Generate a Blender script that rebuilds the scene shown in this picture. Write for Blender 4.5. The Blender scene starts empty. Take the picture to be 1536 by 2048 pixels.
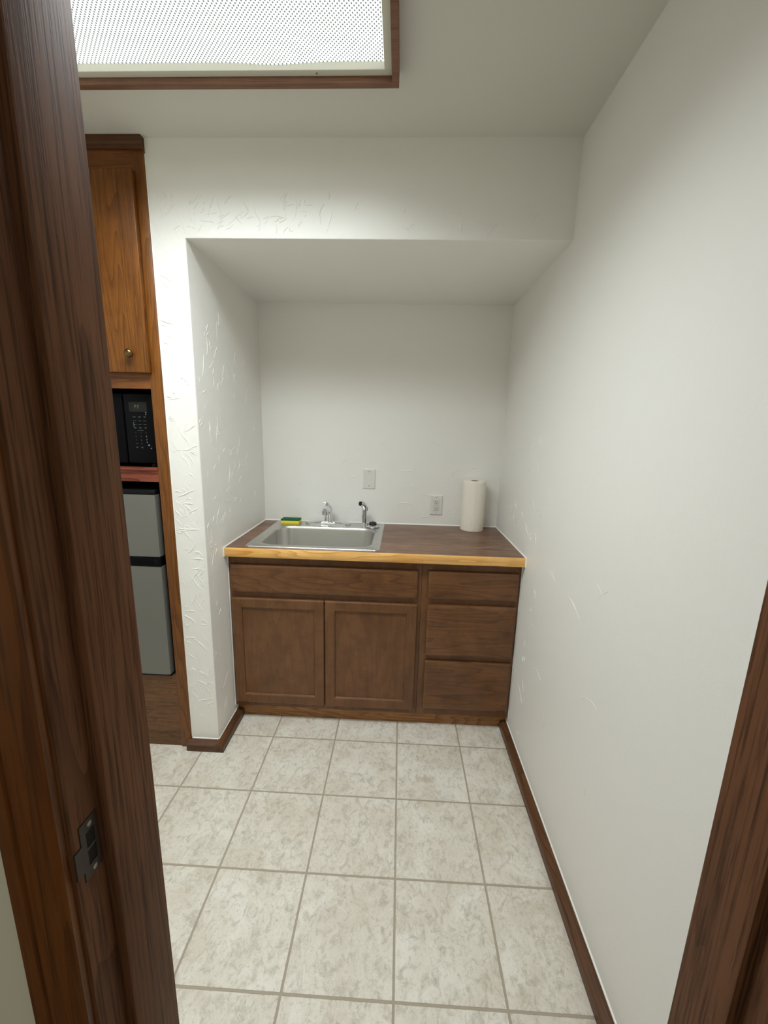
import bpy, bmesh, math, random
from mathutils import Vector, Matrix
random.seed(4)
C = bpy.context.scene.collection
sc = bpy.context.scene

# ---------------------------------------------------------------- camera
F, CP = 808.84, Vector((0.06976, 0.31814, 1.46251))
PITCH, YAW, ROLL = -0.20169, -0.036706, 0.024489
cam = bpy.data.cameras.new('camera'); cam_o = bpy.data.objects.new('camera', cam); C.objects.link(cam_o)
fwd = Vector((math.sin(YAW)*math.cos(PITCH), math.cos(YAW)*math.cos(PITCH), math.sin(PITCH)))
rt = Vector((math.cos(YAW), -math.sin(YAW), 0)); up = rt.cross(fwd)
r2 = math.cos(ROLL)*rt + math.sin(ROLL)*up; u2 = -math.sin(ROLL)*rt + math.cos(ROLL)*up
cam_o.matrix_world = Matrix(((r2.x, u2.x, -fwd.x, CP.x), (r2.y, u2.y, -fwd.y, CP.y), (r2.z, u2.z, -fwd.z, CP.z), (0, 0, 0, 1)))
cam.sensor_fit = 'VERTICAL'; cam.sensor_height = 36.0; cam.sensor_width = 27.0
cam.lens = 36.0*F/2048.0; cam.clip_start = 0.01
sc.camera = cam_o

# ---------------------------------------------------------------- light and exposure
LENS_STRENGTH = 1.9        # glow of the prismatic sheet itself
TUBE_POWER = 34.0          # light of the tubes inside the fitting, directed down by the prisms
TUBE_SPREAD = 144.0
HALL_LIGHT = 0.35
w = bpy.data.worlds.new('world'); sc.world = w; w.use_nodes = True
w.node_tree.nodes['Background'].inputs[0].default_value = (1.0, 0.94, 0.78, 1)
w.node_tree.nodes['Background'].inputs[1].default_value = HALL_LIGHT
sc.view_settings.view_transform = 'Standard'; sc.view_settings.look = 'None'
sc.view_settings.exposure = 0.0; sc.view_settings.gamma = 1.0
sc.view_settings.use_curve_mapping = False

# ---------------------------------------------------------------- key dimensions (metres)
XR, XL, XS = 0.645, -0.726, -0.850         # right wall, niche left face, left end of the stub wall
YN0, YN1 = 0.650, 0.767                    # wall with the doorway
YF, YB = 1.907, 2.656                      # niche front plane, niche back wall
ZN, ZH = 2.118, 2.428                      # niche soffit, ceiling
XW = -1.52                                 # left wall
ZC, TT = 0.914, 0.042                      # worktop top, thickness

# ---------------------------------------------------------------- material helpers
def new_mat(name):
    m = bpy.data.materials.new(name); m.use_nodes = True
    nt = m.node_tree; b = nt.nodes['Principled BSDF']
    return m, nt, b
def nd(nt, t, **kw):
    n = nt.nodes.new(t)
    for k, v in kw.items():
        if hasattr(n, k): setattr(n, k, v)
        else: n.inputs[k].default_value = v
    return n
def mth(nt, op, a, b=None, c=None, clamp=False):
    n = nt.nodes.new('ShaderNodeMath'); n.operation = op; n.use_clamp = clamp
    for i, v in enumerate((a, b, c)):
        if v is None: continue
        if isinstance(v, (int, float)): n.inputs[i].default_value = v
        else: nt.links.new(v, n.inputs[i])
    return n.outputs[0]
def ramp(nt, fac, stops):
    n = nt.nodes.new('ShaderNodeValToRGB'); e = n.color_ramp.elements
    while len(e) < len(stops): e.new(0.5)
    for i, (p, c) in enumerate(stops):
        e[i].position = p; e[i].color = (c[0], c[1], c[2], 1)
    nt.links.new(fac, n.inputs[0]); return n.outputs[0]
def noise(nt, vec, scale, detail=3, rough=0.5, dist=0.0):
    n = nt.nodes.new('ShaderNodeTexNoise'); n.inputs['Scale'].default_value = scale
    n.inputs['Detail'].default_value = detail; n.inputs['Roughness'].default_value = rough
    n.inputs['Distortion'].default_value = dist
    nt.links.new(vec, n.inputs['Vector']); return n.outputs['Fac']
def mapping(nt, vec, scale=(1, 1, 1), loc=(0, 0, 0)):
    n = nt.nodes.new('ShaderNodeMapping'); n.inputs['Scale'].default_value = scale
    n.inputs['Location'].default_value = loc
    nt.links.new(vec, n.inputs['Vector']); return n.outputs[0]
def mixc(nt, fac, a, b, mode='MIX'):
    n = nt.nodes.new('ShaderNodeMix'); n.data_type = 'RGBA'; n.blend_type = mode
    for s, v in ((n.inputs[0], fac), (n.inputs[6], a), (n.inputs[7], b)):
        if isinstance(v, (int, float)): s.default_value = v
        elif isinstance(v, tuple): s.default_value = (v[0], v[1], v[2], 1)
        else: nt.links.new(v, s)
    return n.outputs[2]
def bump(nt, b, h, strength=1.0, dist=0.002):
    n = nt.nodes.new('ShaderNodeBump'); n.inputs['Distance'].default_value = dist
    if isinstance(strength, (int, float)): n.inputs['Strength'].default_value = strength
    else: nt.links.new(strength, n.inputs['Strength'])
    nt.links.new(h, n.inputs['Height']); nt.links.new(n.outputs[0], b.inputs['Normal'])
def srgb(r, g, b):
    f = lambda c: (c/255/12.92) if c/255 <= 0.04045 else ((c/255+0.055)/1.055)**2.4
    return (f(r), f(g), f(b))

def plain(name, col, rough=0.5, metal=0.0, spec=0.5, coat=0.0):
    m, nt, b = new_mat(name)
    b.inputs['Base Color'].default_value = (*col, 1); b.inputs['Roughness'].default_value = rough
    b.inputs['Metallic'].default_value = metal; b.inputs['Specular IOR Level'].default_value = spec
    b.inputs['Coat Weight'].default_value = coat
    return m

def wood(name, dark, mid, light, axis='Z', rings=26, ringscale=5.5, rough=0.42, pores=0.45, stretch=0.09, ring_amt=0.6, coat=0.0, blotch=0.25):
    """stained wood: cathedral contour lines of a stretched noise, pores, and slow blotches"""
    m, nt, b = new_mat(name); spec = 0.12 if 'door_frame' in name else 0.3
    tc = nt.nodes.new('ShaderNodeTexCoord'); oi = nt.nodes.new('ShaderNodeObjectInfo')
    off = nt.nodes.new('ShaderNodeVectorMath'); off.operation = 'ADD'
    sv = nt.nodes.new('ShaderNodeCombineXYZ')
    for i, k in enumerate((37.0, 19.0, 53.0)):
        nt.links.new(mth(nt, 'MULTIPLY', oi.outputs['Random'], k), sv.inputs[i])
    nt.links.new(tc.outputs['Object'], off.inputs[0]); nt.links.new(sv.outputs[0], off.inputs[1])
    s = {'X': (stretch, 1, 1), 'Y': (1, stretch, 1), 'Z': (1, 1, stretch)}[axis]
    v = mapping(nt, off.outputs[0], s)
    n1 = noise(nt, v, ringscale, 2, 0.45, 0.15)
    rg = mth(nt, 'FRACT', mth(nt, 'MULTIPLY', n1, rings))
    tri = mth(nt, 'POWER', rg, 3.0)                     # soft on one side, crisp latewood line on the other
    fib = noise(nt, mapping(nt, off.outputs[0], tuple(k if k != 1 else 1 for k in ({'X': (0.03, 1, 1), 'Y': (1, 0.03, 1), 'Z': (1, 1, 0.03)}[axis]))), 260, 3, 0.6)
    slow = noise(nt, mapping(nt, off.outputs[0], tuple(0.4 if k != 1 else 1 for k in s)), 9, 3, 0.55)
    base = mixc(nt, ramp(nt, slow, [(0.32, (0, 0, 0)), (0.68, (1, 1, 1))]), mid, light)
    base = mixc(nt, mth(nt, 'MULTIPLY', tri, ring_amt), base, dark)
    pf = ramp(nt, fib, [(0.36, (1, 1, 1)), (0.52, (0, 0, 0))])
    base = mixc(nt, mth(nt, 'MULTIPLY', pf, pores), base, dark)
    bl = noise(nt, off.outputs[0], 14, 4, 0.6)
    base = mixc(nt, mth(nt, 'MULTIPLY', ramp(nt, bl, [(0.45, (0, 0, 0)), (0.75, (1, 1, 1))]), blotch), base, dark)
    nt.links.new(base, b.inputs['Base Color'])
    b.inputs['Roughness'].default_value = rough; b.inputs['Coat Weight'].default_value = coat
    b.inputs['Coat Roughness'].default_value = 0.25; b.inputs['Specular IOR Level'].default_value = spec
    bump(nt, b, mth(nt, 'ADD', mth(nt, 'MULTIPLY', pf, -0.6), mth(nt, 'MULTIPLY', tri, -0.3)), 0.35, 0.0006)
    return m

def plaster(name, col, amount, rough=0.55, regional=None, orange=0.25):
    """painted wall plaster with curved trowel ridges; amount scales the ridges"""
    m, nt, b = new_mat(name)
    tc = nt.nodes.new('ShaderNodeTexCoord'); v = tc.outputs['Object']
    wob = nt.nodes.new('ShaderNodeTexNoise'); wob.inputs['Scale'].default_value = 5; nt.links.new(v, wob.inputs['Vector'])
    va = nt.nodes.new('ShaderNodeVectorMath'); va.operation = 'MULTIPLY_ADD'
    nt.links.new(wob.outputs['Color'], va.inputs[0]); va.inputs[1].default_value = (0.16, 0.16, 0.16); nt.links.new(v, va.inputs[2])
    def ridges(scale, width, seed, m0, m1, mscale):
        n = noise(nt, mapping(nt, va.outputs[0], (1.5, 1.5, 0.75), (seed, seed*1.7, -seed)), scale, 0.5, 0.4)
        d = mth(nt, 'ABSOLUTE', mth(nt, 'SUBTRACT', n, 0.5))
        line = mth(nt, 'SUBTRACT', 1.0, mth(nt, 'DIVIDE', d, width), clamp=True)
        mk = noise(nt, mapping(nt, v, (1, 1, 1), (seed*3, 2, seed)), mscale, 2, 0.5)
        mk = mth(nt, 'DIVIDE', mth(nt, 'SUBTRACT', mk, m0), m1-m0, clamp=True)
        return mth(nt, 'MULTIPLY', mth(nt, 'SMOOTH_MIN', line, 0.8, 0.3), mk)
    a = ridges(6.0, 0.0055, 3.1, 0.47, 0.53, 8)
    c = ridges(9.5, 0.008, 8.7, 0.50, 0.55, 12)
    e = ridges(17, 0.016, 14.2, 0.52, 0.58, 10)
    g = ridges(34, 0.03, 21.3, 0.55, 0.60, 16)
    h = mth(nt, 'ADD', mth(nt, 'ADD', a, mth(nt, 'MULTIPLY', c, 0.9)), mth(nt, 'ADD', mth(nt, 'MULTIPLY', e, 0.7), mth(nt, 'MULTIPLY', g, 0.4)))
    if regional is not None:                  # ridges stronger on some stretches of the wall
        h = mth(nt, 'MULTIPLY', h, regional(nt, v))
    soft = noise(nt, v, 14, 4, 0.55); fine = noise(nt, v, 260, 2, 0.5)
    tot = mth(nt, 'MULTIPLY', h, amount*0.14)
    tot = mth(nt, 'ADD', tot, mth(nt, 'MULTIPLY', soft, 0.5*min(1.0, amount+0.25)))
    tot = mth(nt, 'ADD', tot, mth(nt, 'MULTIPLY', fine, 0.06*orange*4))
    b.inputs['Base Color'].default_value = (*col, 1); b.inputs['Roughness'].default_value = rough
    bump(nt, b, tot, 1.0, 0.0022)
    return m

WALL = srgb(238, 236, 230)
def strip_region(nt, v):
    """the stub wall and the lower part of the header carry the heaviest trowel marks"""
    sp = nt.nodes.new('ShaderNodeSeparateXYZ'); nt.links.new(v, sp.inputs[0])
    lx = mth(nt, 'DIVIDE', mth(nt, 'SUBTRACT', -0.55, sp.outputs[0]), 0.18, clamp=True)
    zz = mth(nt, 'DIVIDE', mth(nt, 'SUBTRACT', 2.31, sp.outputs[2]), 0.12, clamp=True)
    return mth(nt, 'MULTIPLY', mth(nt, 'ADD', mth(nt, 'MULTIPLY', lx, 0.7), 0.3), zz)
def right_region(nt, v):
    """the right wall is rough only near the niche, almost smooth elsewhere"""
    sp = nt.nodes.new('ShaderNodeSeparateXYZ'); nt.links.new(v, sp.inputs[0])
    yy = mth(nt, 'DIVIDE', mth(nt, 'SUBTRACT', sp.outputs[1], 1.55), 0.5, clamp=True)
    zz = mth(nt, 'DIVIDE', mth(nt, 'SUBTRACT', 1.5, sp.outputs[2]), 0.4, clamp=True)
    return mth(nt, 'MULTIPLY', mth(nt, 'ADD', mth(nt, 'MULTIPLY', yy, 0.8), 0.2), zz)
def back_region(nt, v):
    sp = nt.nodes.new('ShaderNodeSeparateXYZ'); nt.links.new(v, sp.inputs[0])
    return mth(nt, 'DIVIDE', mth(nt, 'SUBTRACT', 1.65, sp.outputs[2]), 0.5, clamp=True)
M = {}
M['plaster_front'] = plaster('trowelled_plaster_front', WALL, 1.5, 0.38, strip_region)
M['plaster_back'] = plaster('trowelled_plaster_back', WALL, 0.75, 0.5, back_region)
M['plaster_right'] = plaster('trowelled_plaster_right', WALL, 0.7, 0.5, right_region)
M['plaster_plain'] = plaster('smooth_plaster', WALL, 0.05, 0.6)
M['ceiling_paint'] = plaster('flat_ceiling_paint', srgb(218, 215, 206), 0.05, 0.7)
M['hall_wall'] = plaster('hall_plaster', srgb(222, 219, 203), 0.02, 0.6)
M['caulk'] = plain('white_caulk', srgb(244, 243, 236), 0.35)

def tile_floor():
    m, nt, b = new_mat('stone_look_floor_tile')
    P, X0, Y0, G = 0.29685, 0.0971, 1.68996, 0.0031
    tc = nt.nodes.new('ShaderNodeTexCoord'); v = tc.outputs['Object']
    sp = nt.nodes.new('ShaderNodeSeparateXYZ'); nt.links.new(v, sp.inputs[0])
    def axis(o, c0):
        t = mth(nt, 'DIVIDE', mth(nt, 'SUBTRACT', o, c0-20*P), P)
        f = mth(nt, 'FRACT', t); i = mth(nt, 'FLOOR', t)
        return mth(nt, 'MULTIPLY', mth(nt, 'MINIMUM', f, mth(nt, 'SUBTRACT', 1.0, f)), P), i
    dx, ix = axis(sp.outputs[0], X0); dy, iy = axis(sp.outputs[1], Y0)
    wob = mth(nt, 'MULTIPLY', mth(nt, 'SUBTRACT', noise(nt, v, 60, 2), 0.5), 0.0014)
    d = mth(nt, 'ADD', mth(nt, 'MINIMUM', dx, dy), wob)
    grout = mth(nt, 'SUBTRACT', 1.0, mth(nt, 'DIVIDE', mth(nt, 'SUBTRACT', d, G-0.0006), 0.0012, clamp=True))
    cell = nt.nodes.new('ShaderNodeCombineXYZ'); nt.links.new(ix, cell.inputs[0]); nt.links.new(iy, cell.inputs[1])
    wn = nt.nodes.new('ShaderNodeTexWhiteNoise'); nt.links.new(cell.outputs[0], wn.inputs['Vector'])
    off = nt.nodes.new('ShaderNodeVectorMath'); off.operation = 'MULTIPLY_ADD'
    nt.links.new(wn.outputs['Color'], off.inputs[0]); off.inputs[1].default_value = (9, 9, 9); nt.links.new(v, off.inputs[2])
    ov = off.outputs[0]
    big = noise(nt, ov, 7, 4, 0.6, 0.6); med = noise(nt, mapping(nt, ov, (1.0, 0.75, 1)), 38, 8, 0.72, 0.9); fine = noise(nt, ov, 110, 4, 0.7, 0.4)
    c = mixc(nt, ramp(nt, big, [(0.35, (0, 0, 0)), (0.66, (1, 1, 1))]), srgb(212, 203, 187), srgb(228, 223, 211))
    c = mixc(nt, mth(nt, 'MULTIPLY', ramp(nt, med, [(0.48, (0, 0, 0)), (0.66, (1, 1, 1))]), 0.6), c, srgb(160, 150, 132))
    c = mixc(nt, mth(nt, 'MULTIPLY', ramp(nt, fine, [(0.54, (0, 0, 0)), (0.74, (1, 1, 1))]), 0.55), c, srgb(158, 147, 130))
    vn = noise(nt, ov, 10, 3, 0.6, 1.8)
    vein = mth(nt, 'SUBTRACT', 1.0, mth(nt, 'DIVIDE', mth(nt, 'ABSOLUTE', mth(nt, 'SUBTRACT', vn, 0.5)), 0.012), clamp=True)
    c = mixc(nt, mth(nt, 'MULTIPLY', vein, 0.55), c, srgb(230, 225, 212))
    c = mixc(nt, grout, c, srgb(168, 157, 138))
    nt.links.new(c, b.inputs['Base Color'])
    nt.links.new(mth(nt, 'ADD', mth(nt, 'MULTIPLY', grout, 0.35), 0.42), b.inputs['Roughness'])
    h = mth(nt, 'ADD', mth(nt, 'MULTIPLY', grout, -1.0), mth(nt, 'ADD', mth(nt, 'MULTIPLY', med, 0.35), mth(nt, 'MULTIPLY', vein, 0.12)))
    bump(nt, b, h, 0.9, 0.0014)
    return m
M['tile'] = tile_floor()
M['hall_floor'] = plain('hall_carpet', srgb(120, 110, 95), 0.95)

M['jamb_wood'] = wood('dark_oak_door_frame', srgb(46, 28, 17), srgb(104, 69, 46), srgb(118, 80, 55), 'Z', 30, 7, 0.6, 0.6, 0.035, 0.42, 0.0, 0.15)
M['casing_wood'] = wood('orange_oak_casing', srgb(50, 24, 6), srgb(104, 58, 18), srgb(118, 70, 25), 'Z', 18, 8, 0.42, 0.4, 0.05, 0.4)
M['oak'] = wood('golden_oak_upright', srgb(64, 31, 7), srgb(118, 70, 22), srgb(132, 81, 29), 'Z', 22, 8, 0.4, 0.45, 0.06, 0.55, 0.1)
M['oak_x'] = wood('golden_oak_crosswise', srgb(64, 31, 10), srgb(118, 70, 28), srgb(130, 80, 35), 'X', 22, 8, 0.4, 0.45, 0.06, 0.55, 0.1)
M['oak_panel'] = wood('brown_oak_panel', srgb(56, 34, 19), srgb(108, 76, 48), srgb(124, 88, 58), 'X', 30, 11, 0.45, 0.5, 0.16, 0.6)
M['red_shelf'] = wood('reddish_pine_shelf', srgb(66, 22, 13), srgb(128, 62, 42), srgb(150, 80, 58), 'X', 9, 10, 0.45, 0.2, 0.2, 0.75)
M['crown'] = wood('dark_crown_wood', srgb(50, 29, 15), srgb(88, 56, 31), srgb(98, 64, 38), 'X', 14, 8, 0.5, 0.3, 0.06, 0.4)
M['maple'] = wood('brown_stained_maple', srgb(58, 34, 18), srgb(106, 70, 41), srgb(120, 81, 50), 'Z', 12, 6, 0.36, 0.14, 0.14, 0.22, 0.25, 0.4)
M['maple_x'] = wood('brown_stained_maple_crosswise', srgb(56, 32, 17), srgb(106, 70, 41), srgb(122, 82, 50), 'X', 14, 7, 0.36, 0.25, 0.12, 0.45, 0.25, 0.45)
M['toe'] = wood('brown_oak_toe_board', srgb(78, 48, 26), srgb(160, 112, 68), srgb(178, 130, 84), 'X', 26, 9, 0.5, 0.4, 0.1, 0.6)
M['base_x'] = wood('red_brown_baseboard', srgb(44, 26, 17), srgb(88, 58, 38), srgb(100, 68, 46), 'X', 16, 10, 0.42, 0.35, 0.06, 0.4)
M['base_y'] = wood('red_brown_baseboard_lengthwise', srgb(40, 24, 14), srgb(92, 60, 36), srgb(108, 72, 44), 'Y', 16, 10, 0.42, 0.35, 0.06, 0.5)
M['walnut'] = wood('walnut_worktop', srgb(54, 34, 25), srgb(112, 78, 57), srgb(146, 108, 82), 'X', 18, 10, 0.34, 0.4, 0.05, 0.75, 0.15, 0.3)
M['honey'] = wood('honey_worktop_edge', srgb(176, 106, 44), srgb(240, 184, 100), srgb(250, 204, 130), 'X', 12, 12, 0.35, 0.2, 0.08, 0.55, 0.2)
M['fixture_wood'] = wood('brown_fixture_trim', srgb(70, 44, 32), srgb(124, 88, 68), srgb(136, 98, 76), 'X', 14, 8, 0.5, 0.3, 0.06, 0.3)

M['chrome'] = plain('chrome', (0.75, 0.76, 0.78), 0.07, 1.0)
def brushed(name, col, rough, axis):
    m, nt, b = new_mat(name)
    tc = nt.nodes.new('ShaderNodeTexCoord')
    s = (0.03, 1, 1) if axis == 'X' else (1, 1, 0.03)
    n = noise(nt, mapping(nt, tc.outputs['Object'], s), 420, 3, 0.6)
    b.inputs['Base Color'].default_value = (*col, 1); b.inputs['Metallic'].default_value = 1.0
    nt.links.new(mth(nt, 'ADD', mth(nt, 'MULTIPLY', n, 0.22), rough-0.1), b.inputs['Roughness'])
    bump(nt, b, n, 0.25, 0.0004)
    return m
M['steel'] = brushed('brushed_sink_steel', (0.60, 0.59, 0.565), 0.30, 'X')
M['fridge_silver'] = plain('silver_fridge_door', srgb(116, 115, 109), 0.38, 0.25)
M['black_plastic'] = plain('black_plastic', (0.004, 0.004, 0.005), 0.4, 0.0, 0.2)
M['black_gloss'] = plain('gloss_black_panel', (0.003, 0.003, 0.004), 0.28, 0.0, 0.08)
M['cavity'] = plain('near_black_interior', (0.012, 0.008, 0.006), 0.7)  # even near-black colour for the tall cabinet's shell and inner shelf
M['rubber'] = plain('black_rubber', (0.008, 0.008, 0.008), 0.5)
M['plate'] = plain('ivory_wall_plate', srgb(224, 223, 217), 0.35)
M['socket'] = plain('pale_socket_face', srgb(214, 212, 204), 0.3)
M['slot'] = plain('dark_slot', (0.02, 0.018, 0.015), 0.6)
M['screw'] = plain('dull_screw', srgb(150, 148, 140), 0.35, 0.6)
M['sponge'] = plain('yellow_sponge', srgb(226, 208, 62), 0.9)
M['scourer'] = plain('green_scourer', srgb(14, 92, 60), 0.95)
M['brass'] = plain('antique_brass', srgb(120, 98, 66), 0.28, 1.0)
M['old_steel'] = plain('worn_strike_metal', srgb(60, 50, 40), 0.5, 0.3)
M['card'] = plain('brown_cardboard_core', srgb(120, 92, 66), 0.9)
M['hole'] = plain('dark_hole', (0.004, 0.003, 0.003), 0.9)
M['metal_frame'] = plain('cream_fixture_metal', srgb(214, 212, 198), 0.4)
M['marks'] = plain('grey_keypad_print', srgb(78, 80, 80), 0.6)
M['scuff'] = plain('pale_panel_scuff', srgb(112, 114, 112), 0.7)

def towel_mat():
    m, nt, b = new_mat('quilted_paper_towel')
    tc = nt.nodes.new('ShaderNodeTexCoord'); v = tc.outputs['Object']
    vo = nt.nodes.new('ShaderNodeTexVoronoi'); vo.inputs['Scale'].default_value = 130; nt.links.new(v, vo.inputs['Vector'])
    b.inputs['Base Color'].default_value = (*srgb(240, 234, 220), 1); b.inputs['Roughness'].default_value = 0.95
    bump(nt, b, mth(nt, 'ADD', vo.outputs['Distance'], mth(nt, 'MULTIPLY', noise(nt, v, 25, 3), 1.2)), 0.6, 0.0015)
    return m
M['towel'] = towel_mat()

def lens_mat():
    """prismatic acrylic sheet of a lit fluorescent fitting: rows of small prisms, brighter under the tubes"""
    m, nt, b = new_mat('lit_prismatic_lens')
    nt.nodes.remove(b)
    tc = nt.nodes.new('ShaderNodeTexCoord'); v = tc.outputs['Object']
    sp = nt.nodes.new('ShaderNodeSeparateXYZ'); nt.links.new(v, sp.inputs[0])
    k = 2*math.pi/0.0078
    u = mth(nt, 'MULTIPLY', mth(nt, 'ADD', sp.outputs[0], sp.outputs[1]), k*0.7071)
    t = mth(nt, 'MULTIPLY', mth(nt, 'SUBTRACT', sp.outputs[0], sp.outputs[1]), k*0.7071)
    pr = mth(nt, 'ADD', mth(nt, 'SINE', u), mth(nt, 'SINE', t))   # -2..2, one dim pit per prism
    pf = mth(nt, 'DIVIDE', mth(nt, 'ADD', pr, 0.95), 0.6, clamp=True)
    # two tubes run along x: luminance falls off towards the long edges
    tube = mth(nt, 'ABSOLUTE', mth(nt, 'SUBTRACT', sp.outputs[1], 1.335))
    fall = mth(nt, 'SUBTRACT', 1.0, mth(nt, 'POWER', mth(nt, 'DIVIDE', tube, 0.30, clamp=True), 3.0))
    s = mth(nt, 'MULTIPLY', mth(nt, 'ADD', mth(nt, 'MULTIPLY', pf, 0.6), 0.42), mth(nt, 'ADD', mth(nt, 'MULTIPLY', fall, 0.7), 0.35))
    em = nt.nodes.new('ShaderNodeEmission'); em.inputs[0].default_value = (0.93, 1.0, 0.97, 1)
    nt.links.new(mth(nt, 'MULTIPLY', s, LENS_STRENGTH), em.inputs[1])
    out = [n for n in nt.nodes if n.type == 'OUTPUT_MATERIAL'][0]
    tr = nt.nodes.new('ShaderNodeBsdfTransparent'); nt.links.new(mth(nt, 'MULTIPLY', pf, 0.95), tr.inputs[0])
    ad = nt.nodes.new('ShaderNodeAddShader'); nt.links.new(em.outputs[0], ad.inputs[0]); nt.links.new(tr.outputs[0], ad.inputs[1])
    nt.links.new(ad.outputs[0], out.inputs[0])
    return m
M['lens'] = lens_mat()
def display_mat():
    m, nt, b = new_mat('green_display_digits')
    b.inputs['Base Color'].default_value = (0, 0, 0, 1)
    b.inputs['Emission Color'].default_value = (0.45, 0.9, 0.12, 1); b.inputs['Emission Strength'].default_value = 0.12
    return m
M['digits'] = display_mat()

# ---------------------------------------------------------------- mesh helpers (all shapes given in room coordinates)
def NB(): return bmesh.new()
def box(bm, x0, x1, y0, y1, z0, z1, bev=0.0, seg=2):
    t = bmesh.new(); bmesh.ops.create_cube(t, size=1)
    for v in t.verts:
        v.co = Vector(((x0+x1)/2+v.co.x*(x1-x0), (y0+y1)/2+v.co.y*(y1-y0), (z0+z1)/2+v.co.z*(z1-z0)))
    if bev > 0: bmesh.ops.bevel(t, geom=t.edges[:]+t.verts[:], offset=bev, segments=seg, affect='EDGES', profile=0.5, clamp_overlap=True)
    me = bpy.data.meshes.new('tmp'); t.to_mesh(me); t.free(); bm.from_mesh(me); bpy.data.meshes.remove(me)
    return bm
def extrude_poly(bm, pts, vec):
    vs = [bm.verts.new(p) for p in pts]; f = bm.faces.new(vs)
    r = bmesh.ops.extrude_face_region(bm, geom=[f])
    bmesh.ops.translate(bm, verts=[g for g in r['geom'] if isinstance(g, bmesh.types.BMVert)], vec=vec)
    bmesh.ops.recalc_face_normals(bm, faces=bm.faces[:]); return bm
def lathe(bm, cx, cy, prof, seg=40, axis='Z', cz=0.0, cap=True):
    rings = []
    for r, h in prof:
        ring = []
        for i in range(seg):
            a = 2*math.pi*i/seg; p = (r*math.cos(a), r*math.sin(a))
            if axis == 'Z': co = (cx+p[0], cy+p[1], h)
            elif axis == 'Y': co = (cx+p[0], h, cz+p[1])
            else: co = (h, cy+p[0], cz+p[1])
            ring.append(bm.verts.new(co))
        rings.append(ring)
    for a, b in zip(rings, rings[1:]):
        for i in range(seg):
            bm.faces.new((a[i], a[(i+1) % seg], b[(i+1) % seg], b[i]))
    if cap:
        bm.faces.new(rings[0]); bm.faces.new(rings[-1])
    bmesh.ops.recalc_face_normals(bm, faces=bm.faces[:]); return bm
def tube(bm, pts, radii, seg=20, sub=6):
    P = [Vector(p) for p in pts]; out = []; R = []
    for i in range(len(P)-1):
        p0 = P[max(i-1, 0)]; p1 = P[i]; p2 = P[i+1]; p3 = P[min(i+2, len(P)-1)]
        for k in range(sub):
            t = k/sub
            out.append(0.5*((2*p1)+(-p0+p2)*t+(2*p0-5*p1+4*p2-p3)*t*t+(-p0+3*p1-3*p2+p3)*t**3))
            R.append(radii[i]*(1-t)+radii[i+1]*t)
    out.append(P[-1]); R.append(radii[-1])
    nrm = Vector((1, 0, 0)); rings = []
    for i, p in enumerate(out):
        d = (out[min(i+1, len(out)-1)]-out[max(i-1, 0)]).normalized()
        n = (nrm-d*nrm.dot(d)); n = n.normalized() if n.length > 1e-4 else Vector((0, 1, 0)); nrm = n; b = d.cross(n)
        rings.append([bm.verts.new(p+R[i]*(math.cos(2*math.pi*k/seg)*n+math.sin(2*math.pi*k/seg)*b)) for k in range(seg)])
    for a, b in zip(rings, rings[1:]):
        for i in range(seg): bm.faces.new((a[i], a[(i+1) % seg], b[(i+1) % seg], b[i]))
    bm.faces.new(rings[0]); bm.faces.new(rings[-1])
    bmesh.ops.recalc_face_normals(bm, faces=bm.faces[:]); return bm
def rrect(x0, x1, y0, y1, r, z, n=8):
    pts = []
    for cx, cy, a0 in ((x1-r, y1-r, 0), (x0+r, y1-r, 90), (x0+r, y0+r, 180), (x1-r, y0+r, 270)):
        for i in range(n+1):
            a = math.radians(a0+90*i/n); pts.append(Vector((cx+r*math.cos(a), cy+r*math.sin(a), z)))
    return pts
def loft(bm, loops, close_last=True, close_first=False):
    L = [[bm.verts.new(p) for p in l] for l in loops]; n = len(L[0])
    for a, b in zip(L, L[1:]):
        for i in range(n): bm.faces.new((a[i], a[(i+1) % n], b[(i+1) % n], b[i]))
    if close_last: bm.faces.new(L[-1])
    if close_first: bm.faces.new(L[0])
    bmesh.ops.recalc_face_normals(bm, faces=bm.faces[:]); return bm

WL = {}
def wloc(o): return WL[o.name] if o is not None else Vector((0, 0, 0))
def obj(name, bm, mat, parent=None, origin=None, smooth=False, label=None):
    me = bpy.data.meshes.new(name)
    o = bpy.data.objects.new(name, me); C.objects.link(o)
    base = Vector(origin) if (origin is not None and parent is None) else wloc(parent)
    bmesh.ops.translate(bm, verts=bm.verts[:], vec=-base)
    bm.to_mesh(me); bm.free()
    if smooth:
        for p in me.polygons: p.use_smooth = True
        try: me.set_sharp_from_angle(angle=math.radians(38))
        except Exception: pass
    me.materials.append(mat)
    if parent is not None: o.parent = parent
    else: o.location = base
    WL[o.name] = base
    if label: o['label'] = label
    return o
def thing(name, label, cat, loc):
    o = bpy.data.objects.new(name, None); C.objects.link(o); o.location = loc; o.empty_display_size = 0.05
    o['label'] = label; o['category'] = cat; WL[o.name] = Vector(loc); return o
def tag(o, label, cat, group=None):
    o['label'] = label; o['category'] = cat
    if group: o['group'] = group
    return o
def struct(o, label=None, cat=None):
    o['kind'] = 'structure'
    if label: o['label'] = label
    if cat: o['category'] = cat
    return o

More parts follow.
